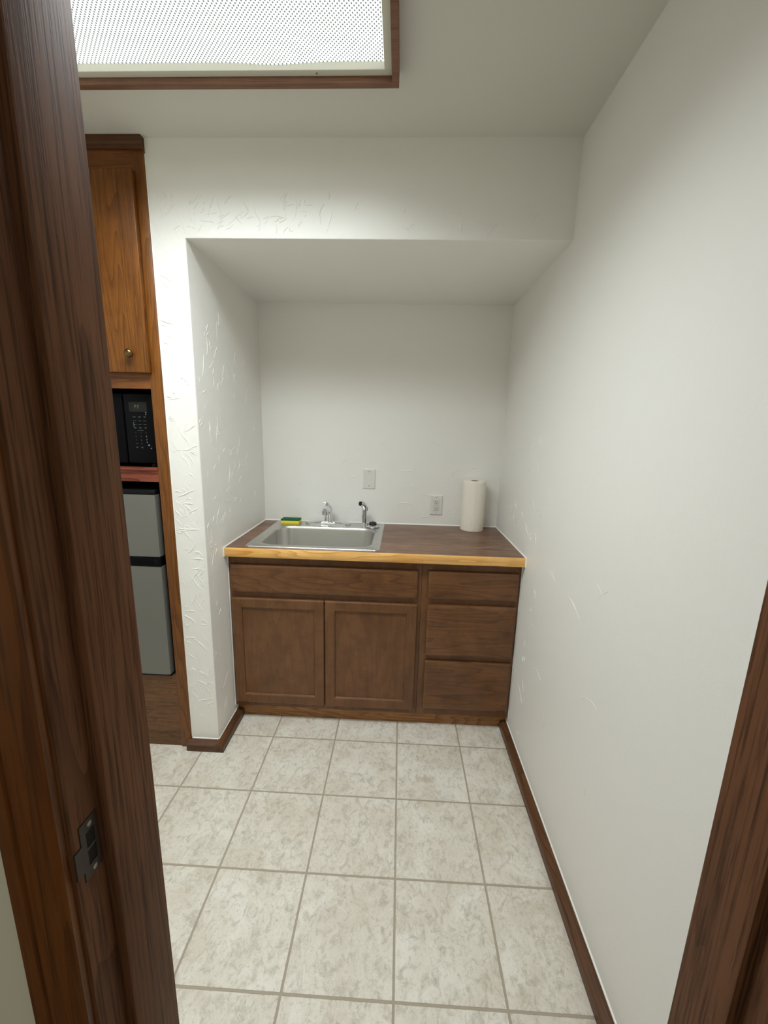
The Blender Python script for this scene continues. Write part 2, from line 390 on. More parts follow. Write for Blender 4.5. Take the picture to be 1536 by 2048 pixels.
def trowel_marks(bm, n, place, lmin, lmax, rmin, rmax, seed, ang=None):
    """raised plaster ridges left by the trowel: thin tapering strokes sunk into the wall face.
    place(u, v, out) maps wall coordinates to the room; (u, v) ranges come with it"""
    rg = random.Random(seed); f, (u0, u1), (v0, v1), dens = place
    made = 0
    while made < n:
        u, v = rg.uniform(u0, u1), rg.uniform(v0, v1)
        if rg.random() > dens(u, v): continue
        made += 1
        burst = rg.choice((1, 1, 1, 2, 3)); a0 = rg.uniform(0, math.pi) if ang is None or rg.random() < 0.35 else ang+rg.gauss(0, 0.35)
        for _ in range(burst):
            L = rg.uniform(lmin, lmax)*(0.45 if burst > 1 else 1.0); r = rg.uniform(rmin, rmax); k = 7
            pu, pv = u+rg.uniform(-.012, .012)*(burst-1), v+rg.uniform(-.012, .012)*(burst-1)
            a = a0+rg.gauss(0, 0.2); curl = rg.gauss(0, 0.22)
            pts, rad = [], []
            for i in range(k):
                t = i/(k-1)
                if not (u0+0.003 < pu < u1-0.003 and v0+0.003 < pv < v1-0.003): break
                w_ = r*(0.35+0.65*math.sin(math.pi*(0.12+0.76*t)))*rg.uniform(0.75, 1.2)
                pts.append(f(pu, pv, -0.25*r)); rad.append(w_)
                a += curl/3+rg.gauss(0, 0.16); pu += math.cos(a)*L/(k-1); pv += math.sin(a)*L/(k-1)
            if len(pts) > 2: tube(bm, pts, rad, 8, 2)
    return bm

# ================================================================ THE SETTING
struct(obj('floor', box(NB(), XW-0.1, XR+0.1, YN0, YB+0.1, -0.05, 0.0), M['tile']), 'pale mottled stone-look tile floor with tan grout lines', 'floor')
struct(obj('floor_hall', box(NB(), -2.2, 2.2, -1.6, YN0, -0.05, -0.001), M['hall_floor']), 'plain floor on the near side of the doorway', 'floor')
struct(obj('ceiling', box(NB(), XW-0.1, XR+0.1, YN0, YB+0.1, ZH, ZH+0.08), M['ceiling_paint']), 'smooth off-white ceiling around the light panel', 'ceiling')
bm = box(NB(), XR, XR+0.1, YN1, YB+0.1, 0, ZH)
trowel_marks(bm, 34, (lambda u, v, o: (XR-o, u, v), (1.90, 2.62), (0.10, 1.45), lambda u, v: 0.0 if (u > 2.01 and v < 1.0) else (1.0 if u < 2.15 else 0.45)), 0.02, 0.07, 0.0013, 0.0023, 5, 1.3)
trowel_marks(bm, 9, (lambda u, v, o: (XR-o, u, v), (1.25, 1.9), (0.2, 1.05), lambda u, v: 1.0), 0.05, 0.13, 0.0011, 0.0017, 8, 2.3)
struct(obj('wall_right', bm, M['plaster_right'], smooth=True), 'long white right wall, nearly smooth, running into the niche', 'wall')
bm = box(NB(), XS-0.75, XR, YB, YB+0.1, 0, ZH)
trowel_marks(bm, 46, (lambda u, v, o: (u, YB-o, v), (-0.70, 0.62), (0.93, 1.42), lambda u, v: max(0.1, 1.0-(v-0.95)*1.9)), 0.02, 0.11, 0.0016, 0.0030, 11, 0.25)
struct(obj('wall_back', bm, M['plaster_back'], smooth=True), 'white textured back wall of the sink niche', 'wall')
struct(obj('wall_left', box(NB(), XW-0.1, XW, YN1, YB, 0, ZH), M['plaster_plain']), 'white wall beyond the tall oak cabinet', 'wall')
def front_wall():
    bm = NB()
    pts = [(XS, 0), (XL, 0), (XL, ZN), (XR, ZN), (XR, ZH), (XS, ZH)]
    extrude_poly(bm, [(x, YF, z) for x, z in pts], (0, YB-YF, 0))
    ed = []
    for e in bm.edges:
        a, b = e.verts[0].co, e.verts[1].co
        if abs(a.y-YF) < 1e-5 and abs(b.y-YF) < 1e-5:
            if (abs(a.x-XL) < 1e-5 and abs(b.x-XL) < 1e-5) or (abs(a.z-ZN) < 1e-5 and abs(b.z-ZN) < 1e-5): ed.append(e)
    bmesh.ops.bevel(bm, geom=ed, offset=0.004, segments=3, affect='EDGES', profile=0.5)
    return bm
bm = front_wall()
trowel_marks(bm, 105, (lambda u, v, o: (u, YF-o, v), (XS+0.004, XL-0.005), (0.06, 2.12), lambda u, v: 1.0), 0.02, 0.10, 0.0013, 0.0025, 21, 2.5)
trowel_marks(bm, 60, (lambda u, v, o: (u, YF-o, v), (XS+0.02, 0.60), (2.125, 2.27), lambda u, v: max(0.15, 1.0-(u+0.75)*0.9)*(1.3-(v-2.125)*6)), 0.02, 0.08, 0.0015, 0.0026, 23, 0.9)
trowel_marks(bm, 95, (lambda u, v, o: (XL+o, u, v), (YF+0.006, YB-0.02), (0.10, 1.95), lambda u, v: 0.0 if (u > 2.0 and v < 1.0) else (0.35 if u > 2.3 else 1.0)*(1.0 if v < 1.7 else 0.4)), 0.02, 0.09, 0.0013, 0.0024, 27, 1.0)
struct(obj('wall_front', bm, M['plaster_front'], smooth=True), 'trowel-textured white stub wall and header framing the sink niche', 'wall')

# wall with the doorway (camera side)
JX0, JX1 = -0.262, 0.501                   # jamb faces
def near_wall():
    bm = NB()
    box(bm, -2.2, JX0-0.018, YN0, YN1, 0, 2.6)
    box(bm, JX1+0.018, 2.2, YN0, YN1, 0, 2.6)
    box(bm, JX0-0.018, JX1+0.018, YN0, YN1, 2.075, 2.6)
    return bm
struct(obj('wall_near', near_wall(), M['hall_wall']), 'cream painted wall around the doorway', 'wall')

# baseboards: low chunky profile with a sloped top
BT, BO, BH = 0.033, 0.036, 0.043
def base_profile_run(axis, s, e, wallpos, out):
    bm = NB()
    prof = [(0, 0), (BT, 0), (BT, BO-0.004), (BT-0.004, BO), (0.012, BH-0.001), (0.008, BH), (0, BH)]
    if axis == 'Y':
        extrude_poly(bm, [(wallpos+out*d, s, z) for d, z in prof], (0, e-s, 0))
    else:
        extrude_poly(bm, [(s, wallpos+out*d, z) for d, z in prof], (e-s, 0, 0))
    return bm
YT = 2.134
struct(obj('baseboard_right', base_profile_run('Y', YN1, YT, XR, -1), M['base_y'], smooth=True), 'dark brown wooden baseboard along the right wall', 'baseboard')
def left_base():
    bm = base_profile_run('Y', YF-BT, YT, XL, 1); return bm
struct(obj('baseboard_niche_left', left_base(), M['base_y'], smooth=True), 'brown baseboard along the left side of the niche', 'baseboard')
struct(obj('baseboard_front', base_profile_run('X', XS-0.012, XL+0.0005, YF, -1), M['base_x'], smooth=True), 'short brown baseboard across the foot of the stub wall', 'baseboard')

# white caulk beads
def bead(bm, a, b, r=0.0035): return tube(bm, [a, b], [r, r], 8, 1)
bm = NB(); bead(bm, (XR, YN1, BH), (XR, YT, BH), 0.004)
struct(obj('trim_1', bm, M['caulk'], smooth=True), 'white caulk line above the right baseboard', 'caulk')
bm = NB(); bead(bm, (XL, YF, BH), (XL, YT, BH), 0.0032); bead(bm, (XS, YF, BH), (XL, YF, BH), 0.0032)
struct(obj('trim_2', bm, M['caulk'], smooth=True), 'white caulk line above the stub wall baseboard', 'caulk')
bm = NB()
bead(bm, (XL, YB, ZC), (XR, YB, ZC), 0.005); bead(bm, (XL, 2.064, ZC), (XL, YB, ZC), 0.004); bead(bm, (XR, 2.064, ZC), (XR, YB, ZC), 0.004)
bead(bm, (XL, 2.066, ZC), (XL, 2.066, ZC-TT), 0.004); bead(bm, (XR, 2.066, ZC), (XR, 2.066, ZC-TT), 0.0035)
bead(bm, (XL, 2.105, 0.075), (XL, 2.105, ZC-TT), 0.004); bead(bm, (XR, 2.106, 0.075), (XR, 2.106, ZC-TT), 0.003)
struct(obj('trim_3', bm, M['caulk'], smooth=True), 'white caulk line around the worktop and cabinets', 'caulk')
bm = NB(); bead(bm, (XS, YF-0.001, 0.05), (XS, YF-0.001, ZH-0.05), 0.0025)
struct(obj('trim_4', bm, M['caulk'], smooth=True), 'white caulk line between tall cabinet and stub wall', 'caulk')

# door frame
dr = thing('door_1', 'dark stained oak door frame around the open doorway', 'door frame', ((JX0+JX1)/2, YN1, 0)); dr['kind'] = 'structure'
SX, SY = 0.0145, 0.6865
ZD = 2.055
obj('jamb', box(NB(), JX0-0.018, JX0, YN0, YN1, 0, ZD, 0.0025), M['jamb_wood'], dr, smooth=True)
obj('jamb', box(NB(), JX1, JX1+0.018, YN0, YN1, 0, ZD, 0.0025), M['jamb_wood'], dr, smooth=True)
obj('head_jamb', box(NB(), JX0, JX1, YN0, YN1, ZD, ZD+0.018, 0.001), M['jamb_wood'], dr)
obj('door_stop', box(NB(), JX0-0.001, JX0+SX, SY, YN1+0.0005, 0, ZD, 0.003), M['jamb_wood'], dr, smooth=True)
obj('door_stop', box(NB(), JX1-SX, JX1+0.001, SY+0.006, YN1+0.0005, 0, ZD, 0.003), M['jamb_wood'], dr, smooth=True)
obj('door_stop', box(NB(), JX0+SX, JX1-SX, SY, YN1, ZD-SX, ZD, 0.002), M['jamb_wood'], dr)
def casing(sign, x_in, z0, z1):
    bm = NB()  # cross-section of ranch casing: (distance from inner edge, projection)
    pr = [(0, 0), (0, 0.008), (0.002, 0.0105), (0.007, 0.012), (0.013, 0.0125), (0.035, 0.0145), (0.0365, 0.0125), (0.039, 0.0125), (0.0405, 0.0155), (0.054, 0.016), (0.057, 0.014), (0.057, 0)]
    return extrude_poly(bm, [(x_in+sign*d, YN0-p, z0) for d, p in pr], (0, 0, z1-z0))
obj('casing', casing(-1, JX0-0.005, 0, ZD+0.06), M['casing_wood'], dr, smooth=True)
obj('casing', casing(1, JX1+0.005, 0, ZD+0.06), M['casing_wood'], dr, smooth=True)
bm = NB(); box(bm, JX0-0.005, JX1+0.005, YN0-0.0145, YN0, ZD+0.005, ZD+0.06, 0.002)
obj('casing', bm, M['casing_wood'], dr)
bm = NB(); box(bm, JX0-0.062, JX0-0.005, YN1, YN1+0.015, 0, ZD+0.06, 0.003); obj('casing', bm, M['jamb_wood'], dr)
bm = NB(); box(bm, JX1+0.005, JX1+0.062, YN1, YN1+0.015, 0, ZD+0.06, 0.003); obj('casing', bm, M['jamb_wood'], dr)
# strike plate with lip and two latch openings
def strike():
    bm = NB(); xf = JX0+0.0012; x0 = JX0-0.0005; ya, yb = 0.660, 0.684; zc = 1.0
    ho = (0.667, 0.679)
    box(bm, x0, xf, ya, ho[0], zc-0.036, zc+0.036); box(bm, x0, xf, ho[1], yb, zc-0.036, zc+0.036)
    box(bm, x0, xf, ho[0], ho[1], zc+0.021, zc+0.036); box(bm, x0, xf, ho[0], ho[1], zc-0.036, zc-0.021)
    box(bm, x0, xf, ho[0], ho[1], zc-0.002, zc+0.002)
    box(bm, x0, xf+0.0004, 0.650, ya, zc-0.022, zc+0.012, 0.0004)
    return bm
st = obj('strike_plate', strike(), M['old_steel'], dr, label='tarnished metal strike plate')
for za, zb in ((0.9795, 0.998), (1.002, 1.0205)):
    obj('latch_hole', box(NB(), JX0-0.0005, JX0+0.0004, 0.6672, 0.6788, za, zb), M['hole'], st)
for z in (1.029, 0.971):
    obj('screw', lathe(NB(), 0, 0.673, [(0.0032, JX0+0.001), (0.003, JX0+0.002)], 14, 'X', z), M['screw'], st)

# ================================================================ CEILING LIGHT
LX0, LX1, LY0, LY1 = -0.975, 0.034, 0.985, 1.652
cl = thing('ceiling_light', 'large rectangular ceiling light with prismatic panel and brown wood trim', 'ceiling light', ((LX0+LX1)/2, (LY0+LY1)/2, ZH))
def ring(bm, x0, x1, y0, y1, wd, z0, z1, bev=0.001):
    box(bm, x0, x1, y0, y0+wd, z0, z1, bev); box(bm, x0, x1, y1-wd, y1, z0, z1, bev)
    box(bm, x0, x0+wd, y0+wd, y1-wd, z0, z1, bev); box(bm, x1-wd, x1, y0+wd, y1-wd, z0, z1, bev); return bm
obj('wood_trim', ring(NB(), LX0, LX1, LY0, LY1, 0.019, 2.389, ZH), M['fixture_wood'], cl, label='brown wooden trim')
obj('metal_frame', ring(NB(), LX0+0.0195, LX1-0.0195, LY0+0.0195, LY1-0.0195, 0.020, 2.405, ZH-0.001), M['metal_frame'], cl, label='cream metal frame')
def lens():
    bm = NB(); a, b, c, d = LX0+0.0395, LX1-0.0395, LY0+0.0395, LY1-0.0395
    nx, ny = 60, 14; g = []
    for j in range(ny+1):
        row = []
        for i in range(nx+1):
            x = a+(b-a)*i/nx; y = c+(d-c)*j/ny
            sag = 0.006*math.exp(-((x+0.30)/0.09)**2)*math.exp(-((d-y)/0.06)**2)+0.003*math.sin(math.pi*i/nx)*math.sin(math.pi*j/ny)
            row.append(bm.verts.new((x, y, 2.4235-sag)))
        g.append(row)
    for j in range(ny):
        for i in range(nx): bm.faces.new((g[j][i], g[j+1][i], g[j+1][i+1], g[j][i+1]))
    r = bmesh.ops.extrude_face_region(bm, geom=bm.faces[:])
    bmesh.ops.translate(bm, verts=[q for q in r['geom'] if isinstance(q, bmesh.types.BMVert)], vec=(0, 0, 0.0015))
    bmesh.ops.recalc_face_normals(bm, faces=bm.faces[:])
    return bm
obj('diffuser', lens(), M['lens'], cl, smooth=True, label='glowing prismatic plastic panel')
bm = NB(); lathe(bm, -0.19, LY1-0.029, [(0.003, 2.4055), (0.0026, 2.4036)], 12); obj('screw', bm, M['screw'], cl)

tl = bpy.data.lights.new('fluorescent_tubes', 'AREA'); tl.shape = 'RECTANGLE'; tl.size = LX1-LX0-0.09; tl.size_y = 0.36
tl.energy = TUBE_POWER; tl.color = (0.90, 0.965, 1.0); tl.spread = math.radians(TUBE_SPREAD)
tlo = bpy.data.objects.new('fluorescent_tubes', tl); C.objects.link(tlo); tlo.parent = cl; tlo.location = (0, 0, -0.0012)

# ================================================================ TALL OAK CABINET with microwave and fridge bays
CX0, CX1 = XW+0.002, XS-0.001
CF = 1.899                                                 # face of the frame
tall = thing('tall_cabinet', 'tall golden oak cabinet with a microwave bay and a fridge bay left of the niche', 'cabinet', ((CX0+CX1)/2, YF+0.3, 0))
bm = NB()
box(bm, CX1-0.019, CX1, YF+0.012, YB-0.02, 0, 2.39); box(bm, CX0, CX0+0.019, YF+0.012, YB-0.02, 0, 2.39)
box(bm, CX0+0.019, CX1-0.019, YB-0.03, YB-0.02, 0, 2.39)
box(bm, CX0+0.019, CX1-0.019, YF+0.012, YB-0.03, 1.60, 1.62); box(bm, CX0+0.019, CX1-0.019, YF+0.012, YB-0.03, 2.37, 2.39)
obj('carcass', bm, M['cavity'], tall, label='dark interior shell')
SI = -0.898
bm = NB(); box(bm, SI, CX1, CF, YF+0.012, 0.0, 2.388, 0.0015); obj('stile', bm, M['oak'], tall, smooth=True)
bm = NB(); box(bm, CX0, CX0+0.048, CF, YF+0.012, 0.0, 2.388, 0.0015); obj('stile', bm, M['oak'], tall, smooth=True)
bm = NB(); box(bm, CX0+0.048, SI, CF+0.0005, YF+0.012, 1.593, 1.668, 0.001); obj('rail', bm, M['oak_x'], tall)
bm = NB(); box(bm, CX0+0.048, SI, CF+0.0005, YF+0.012, 2.305, 2.388, 0.001); obj('rail', bm, M['oak_x'], tall)
# crown moulding: stepped
bm = NB()
extrude_poly(bm, [(CX0, y, z) for y, z in [(YF+0.01, 2.388), (CF-0.006, 2.388), (CF-0.006, 2.402), (CF-0.012, 2.407), (CF-0.012, 2.4265), (YF+0.01, 2.4265)]], (CX1-CX0, 0, 0))
obj('crown_moulding', bm, M['crown'], tall, label='dark crown strip under the ceiling')
# upper door, slab with eased edge
bm = NB(); box(bm, CX0+0.036, -0.887, CF-0.020, CF-0.0005, 1.650, 2.322, 0.003, 3)
d = obj('door', bm, M['oak'], tall, smooth=True)
bm = NB(); lathe(bm, -0.947, 0, [(0.007, CF-0.0195), (0.0055, CF-0.024), (0.0065, CF-0.029), (0.0125, CF-0.0335), (0.0152, CF-0.038), (0.0150, CF-0.0425), (0.0125, CF-0.0465), (0.008, CF-0.0493), (0.001, CF-0.0505)], 28, 'Y', 1.716)
obj('knob', bm, M['brass'], d, smooth=True, label='round antique brass knob')
# shelf under the microwave
bm = NB(); box(bm, CX0+0.02, CX1-0.02, YF+0.013, YB-0.035, 1.262, 1.287)
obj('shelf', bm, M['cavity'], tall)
bm = NB(); box(bm, CX0+0.048, SI, CF+0.002, YF+0.012, 1.232, 1.278, 0.001); box(bm, CX0+0.048, SI, CF-0.003, YF+0.012, 1.278, 1.290, 0.002)
obj('shelf_edge', bm, M['red_shelf'], tall, label='reddish grained shelf front')
# plinth panel with platform
bm = NB(); box(bm, CX0+0.048, SI, CF+0.001, YF+0.012, 0.078, 0.362, 0.0015); obj('plinth_panel', bm, M['oak_panel'], tall)
bm = NB(); box(bm, CX0+0.048, SI, CF+0.005, YF+0.012, 0.0, 0.076, 0.001); obj('toe_board', bm, M['oak_panel'], tall)
bm = NB(); box(bm, CX0+0.02, CX1-0.02, YF+0.013, YB-0.035, 0.34, 0.362); obj('platform', bm, M['oak_panel'], tall)

# microwave
MX0, MX1, MY = -1.375, -0.916, 1.930
mw = thing('microwave', 'black microwave oven showing green digits in the tall cabinet bay', 'microwave', ((MX0+MX1)/2, MY+0.17, 1.287))
obj('body', box(NB(), MX0, MX1, MY+0.012, MY+0.34, 1.300, 1.580, 0.006), M['black_plastic'], mw, smooth=True)
for x in (MX0+0.04, MX1-0.04):
    for y in (MY+0.05, MY+0.3):
        obj('foot', lathe(NB(), x, y, [(0.014, 1.287), (0.014, 1.301)], 16), M['rubber'], mw)
PX = -1.036
cp = obj('control_panel', box(NB(), PX+0.001, MX1, MY, MY+0.013, 1.302, 1.578, 0.005, 3), M['black_gloss'], mw, smooth=True)
md = obj('door', box(NB(), MX0, PX-0.001, MY-0.004, MY+0.013, 1.302, 1.578, 0.004, 3), M['black_gloss'], mw, smooth=True)
obj('window', box(NB(), MX0+0.04, PX-0.04, MY-0.0048, MY-0.003, 1.345, 1.535), M['hole'], md)
obj('display', box(NB(), -1.012, -0.940, MY-0.0008, MY+0.001, 1.507, 1.545), M['hole'], cp)
def seg_char(bm, x, z, w_, h_, on, y):
    t = 0.0021
    S = {'a': (x, x+w_, z+h_-t, z+h_), 'g': (x, x+w_, z+h_/2-t/2, z+h_/2+t/2), 'd': (x, x+w_, z, z+t),
         'f': (x, x+t, z+h_/2, z+h_), 'b': (x+w_-t, x+w_, z+h_/2, z+h_), 'e': (x, x+t, z, z+h_/2), 'c': (x+w_-t, x+w_, z, z+h_/2)}
    for k in on:
        a, b, c, d_ = S[k]; box(bm, a, b, y, y+0.0004, c, d_)
bm = NB(); seg_char(bm, -0.990, 1.519, 0.0075, 0.015, 'abgfe', MY-0.0014); seg_char(bm, -0.9775, 1.519, 0.0075, 0.015, 'agfe', MY-0.0014)
obj('digits', bm, M['digits'], cp, label='green PF digits')
# keypad print: word-like dashes on top, numbers below
def text_mesh(s, size, x, z, y, bm):
    cu = bpy.data.curves.new('t', 'FONT'); cu.body = s; cu.size = size; cu.align_x = 'CENTER'; cu.extrude = 0.0
    cu.align_y = 'CENTER'
    o = bpy.data.objects.new('t', cu); C.objects.link(o)
    me = bpy.data.meshes.new_from_object(o.evaluated_get(bpy.context.evaluated_depsgraph_get()))
    me.transform(Matrix.Translation((x, y, z)) @ Matrix.Rotation(math.radians(90), 4, 'X'))
    bm.from_mesh(me); bpy.data.objects.remove(o); bpy.data.curves.remove(cu); bpy.data.meshes.remove(me)
cols = (-0.994, -0.973, -0.952)
bm = NB(); yk = MY-0.0005
for r_, z in enumerate((1.487, 1.472, 1.458, 1.444)):
    for x in cols:
        if r_ in (0, 3):
            box(bm, x-0.005, x+0.005, yk, yk+0.0004, z+0.0012, z+0.0026); box(bm, x-0.0035, x+0.0035, yk, yk+0.0004, z-0.0026, z-0.0012)
        else: box(bm, x-0.007, x+0.006, yk, yk+0.0004, z-0.0008, z+0.0008)
box(bm, -0.986, -0.960, yk, yk+0.0004, 1.4335, 1.4350)
for i, ch in enumerate('123456789'):
    text_mesh(ch, 0.008, cols[i % 3], 1.425-0.0145*(i//3), yk, bm)
text_mesh('0', 0.008, cols[1], 1.3815, yk, bm)
for x in (cols[0], cols[1]): box(bm, x-0.005, x+0.005, yk, yk+0.0004, 1.368, 1.3695); box(bm, x-0.003, x+0.004, yk, yk+0.0004, 1.3645, 1.366)
box(bm, cols[0]-0.004, cols[0]+0.005, yk, yk+0.0004, 1.381, 1.3825)
obj('keypad', bm, M['marks'], cp, label='grey keypad markings')
rr = random.Random(3)
for (x, z, s) in [(-0.945, 1.505, .004), (-0.946, 1.498, .003), (-0.999, 1.464, .003), (-0.9985, 1.456, .003), (-0.998, 1.449, .0035), (-0.951, 1.412, .003), (-0.950, 1.401, .003),
                  (-0.950, 1.388, .004), (-0.944, 1.377, .006), (-0.935, 1.364, .004)]:
    bm = NB(); n = 9; vs = [bm.verts.new((x+s*rr.uniform(.35, 1)*math.cos(2*math.pi*k/n), MY-0.0007, z+s*rr.uniform(.35, 1)*math.sin(2*math.pi*k/n))) for k in range(n)]
    bm.faces.new(vs); bmesh.ops.recalc_face_normals(bm, faces=bm.faces[:])
    obj('scuff_mark', bm, M['scuff'], cp)

# fridge
FX0, FX1, FY = -1.395, -0.915, 1.889
fr = thing('mini_fridge', 'compact silver two-door fridge with black trim in the tall cabinet', 'fridge', ((FX0+FX1)/2, FY+0.25, 0.362))
obj('body', box(NB(), FX0+0.003, FX1-0.003, FY+0.036, FY+0.50, 0.372, 1.197, 0.006), M['black_plastic'], fr, smooth=True)
def fdoor(z0, z1):
    bm = NB()
    pr = [(FX0, FY+0.034), (FX0, FY+0.008), (FX0+0.003, FY+0.003), (FX0+0.012, FY), (FX1-0.014, FY-0.001), (FX1-0.010, FY+0.001), (FX1-0.006, FY+0.0005), (FX1-0.0015, FY+0.002), (FX1, FY+0.007), (FX1, FY+0.034)]
    return extrude_poly(bm, [(x, y, z0) for x, y in pr], (0, 0, z1-z0))
obj('freezer_door', fdoor(0.920, 1.180), M['fridge_silver'], fr, smooth=True, label='short silver upper door')
obj('fridge_door', fdoor(0.376, 0.876), M['fridge_silver'], fr, smooth=True, label='tall silver lower door')
bm = NB(); box(bm, FX0, FX1+0.001, FY-0.003, FY+0.034, 0.8765, 0.9195, 0.006, 3)
hs = obj('handle_strip', bm, M['black_gloss'], fr, smooth=True, label='gloss black handle band')
bm = NB()
for k in range(3): box(bm, FX1-0.024, FX1-0.010, FY-0.0042, FY-0.002, 0.886+0.009*k, 0.890+0.009*k, 0.0008)
obj('grip', bm, M['black_plastic'], hs)
obj('top_cap', box(NB(), FX0, FX1, FY+0.002, FY+0.034, 1.1805, 1.200, 0.005, 3), M['black_plastic'], fr, smooth=True)
obj('bottom_cap', box(NB(), FX0, FX1, FY+0.001, FY+0.034, 0.367, 0.3755, 0.002), M['black_plastic'], fr)
for x in (FX0+0.04, FX1-0.04):
    for y in (FY+0.06, FY+0.45):
        obj('foot', lathe(NB(), x, y, [(0.012, 0.362), (0.012, 0.373)], 14), M['rubber'], fr)

# ================================================================ BASE CABINETS
FD, FF = 2.088, 2.107                                    # door fronts, face frame front
XM = 0.188
def panel_front(bm, x0, x1, z0, z1, bev=0.004):
    """flat front with a sloped lip around the edge"""
    loops = []
    for ins, y in ((0, FF-0.0005), (0, FD+0.006), (0.002, FD+0.003), (0.007, FD+0.0008), (0.010, FD)):
        loops.append([Vector((x0+ins, y, z0+ins)), Vector((x1-ins, y, z0+ins)), Vector((x1-ins, y, z1-ins)), Vector((x0+ins, y, z1-ins))])
    return loft(bm, loops, True, True)
def shaker(x0, x1, z0, z1, wd=0.051):
    bm = NB(); loops = []
    for ins, y in ((0, FF-0.0005), (0, FD+0.005), (0.0025, FD+0.0015), (0.006, FD), (wd-0.006, FD), (wd-0.003, FD+0.0025), (wd-0.0015, FD+0.006), (wd, FD+0.0095)):
        loops.append([Vector((x0+ins, y, z0+ins)), Vector((x1-ins, y, z0+ins)), Vector((x1-ins, y, z1-ins)), Vector((x0+ins, y, z1-ins))])
    return loft(bm, loops, False, True)
def hollow_carcass(bm, x0, x1):
    box(bm, x0, x0+0.016, FF+0.018, YB-0.01, 0.09, ZC-TT-0.001); box(bm, x1-0.016, x1, FF+0.018, YB-0.01, 0.09, ZC-TT-0.001)
    box(bm, x0+0.016, x1-0.016, YB-0.018, YB-0.01, 0.09, ZC-TT-0.001); box(bm, x0+0.016, x1-0.016, FF+0.018, YB-0.018, 0.09, 0.106)
    return bm
ZT = ZC-TT-0.001
sb = thing('sink_base_cabinet', 'brown stained sink base cabinet with two panelled doors under the sink', 'cabinet', ((XL+XM)/2, 2.38, 0))
SBX0 = XL+0.003
obj('carcass', hollow_carcass(NB(), SBX0, XM-0.0005), M['maple'], sb)
bm = NB(); box(bm, XL+0.0005, -0.695, FF, FF+0.018, 0.075, ZT, 0.001); box(bm, 0.155, XM-0.0006, FF, FF+0.018, 0.075, ZT, 0.001)
box(bm, -0.290, -0.245, FF+0.0004, FF+0.018, 0.12, 0.65)
box(bm, -0.695, 0.155, FF+0.0003, FF+0.018, 0.815, ZT); box(bm, -0.695, 0.155, FF+0.0003, FF+0.018, 0.645, 0.71); box(bm, -0.695, 0.155, FF+0.0003, FF+0.018, 0.075, 0.125)
obj('face_frame', bm, M['maple'], sb, smooth=True)
obj('false_drawer_front', panel_front(NB(), -0.711, 0.169, 0.691, 0.829), M['maple_x'], sb)
for x0, x1 in ((-0.713, -0.2695), (-0.2655, 0.172)):
    dd = obj('door', shaker(x0, x1, 0.103, 0.661), M['maple'], sb)
    obj('panel', box(NB(), x0+0.0508, x1-0.0508, FD+0.009, FF-0.001, 0.103+0.0508, 0.661-0.0508), M['maple'], dd)
db = thing('drawer_base_cabinet', 'brown stained base cabinet with three stacked drawers by the right wall', 'cabinet', ((XR+XM)/2, 2.38, 0))
obj('carcass', hollow_carcass(NB(), XM+0.0005, XR-0.003), M['maple'], db)
bm = NB(); box(bm, XM+0.0006, 0.235, FF, FF+0.018, 0.075, ZT, 0.001); box(bm, 0.612, XR-0.0005, FF, FF+0.018, 0.075, ZT, 0.001)
for z0, z1 in ((0.815, ZT), (0.645, 0.71), (0.36, 0.42), (0.075, 0.125)): box(bm, 0.235, 0.612, FF+0.0003, FF+0.018, z0, z1)
obj('face_frame', bm, M['maple'], db, smooth=True)
for z0, z1, lb in ((0.694, 0.830, 'shallow top drawer'), (0.403, 0.664, 'deep middle drawer'), (0.116, 0.374, 'deep bottom drawer')):
    dw = obj('drawer', panel_front(NB(), 0.218, 0.630, z0, z1), M['maple_x'], db, label=lb)
tk = obj('toe_kick_board', box(NB(), XL+0.003, XR-0.003, 2.134, 2.148, 0.0, 0.089, 0.001), M['toe'], origin=((XL+XR)/2, 2.14, 0))
tag(tk, 'low grained oak board on the floor beneath both base cabinets', 'toe board')

# ================================================================ WORKTOP
WY0, WY1 = 2.067, YB-0.0015
wt = thing('worktop', 'dark walnut laminate worktop with honey coloured front edge', 'countertop', ((XL+XR)/2, 2.36, ZC-TT))
HX0, HX1, HY0, HY1 = -0.625, -0.030, 2.118, 2.622      # sink cut-out
bm = NB(); a0, a1 = XL+0.0015, XR-0.0015
box(bm, a0, HX0, WY0+0.006, WY1, ZC-TT, ZC); box(bm, HX1, a1, WY0+0.006, WY1, ZC-TT, ZC)
box(bm, HX0, HX1, WY0+0.006, HY0, ZC-TT, ZC); box(bm, HX0, HX1, HY1, WY1, ZC-TT, ZC)
obj('top_slab', bm, M['walnut'], wt)
bm = NB()
extrude_poly(bm, [(a0, y, z) for y, z in [(WY0+0.0058, ZC-TT), (WY0+0.0015, ZC-TT), (WY0, ZC-TT+0.002), (WY0, ZC-0.006), (WY0+0.0015, ZC-0.002), (WY0+0.0058, ZC)]], (a1-a0, 0, 0))
obj('front_edge', bm, M['honey'], wt, smooth=True, label='honey yellow wooden front edge')

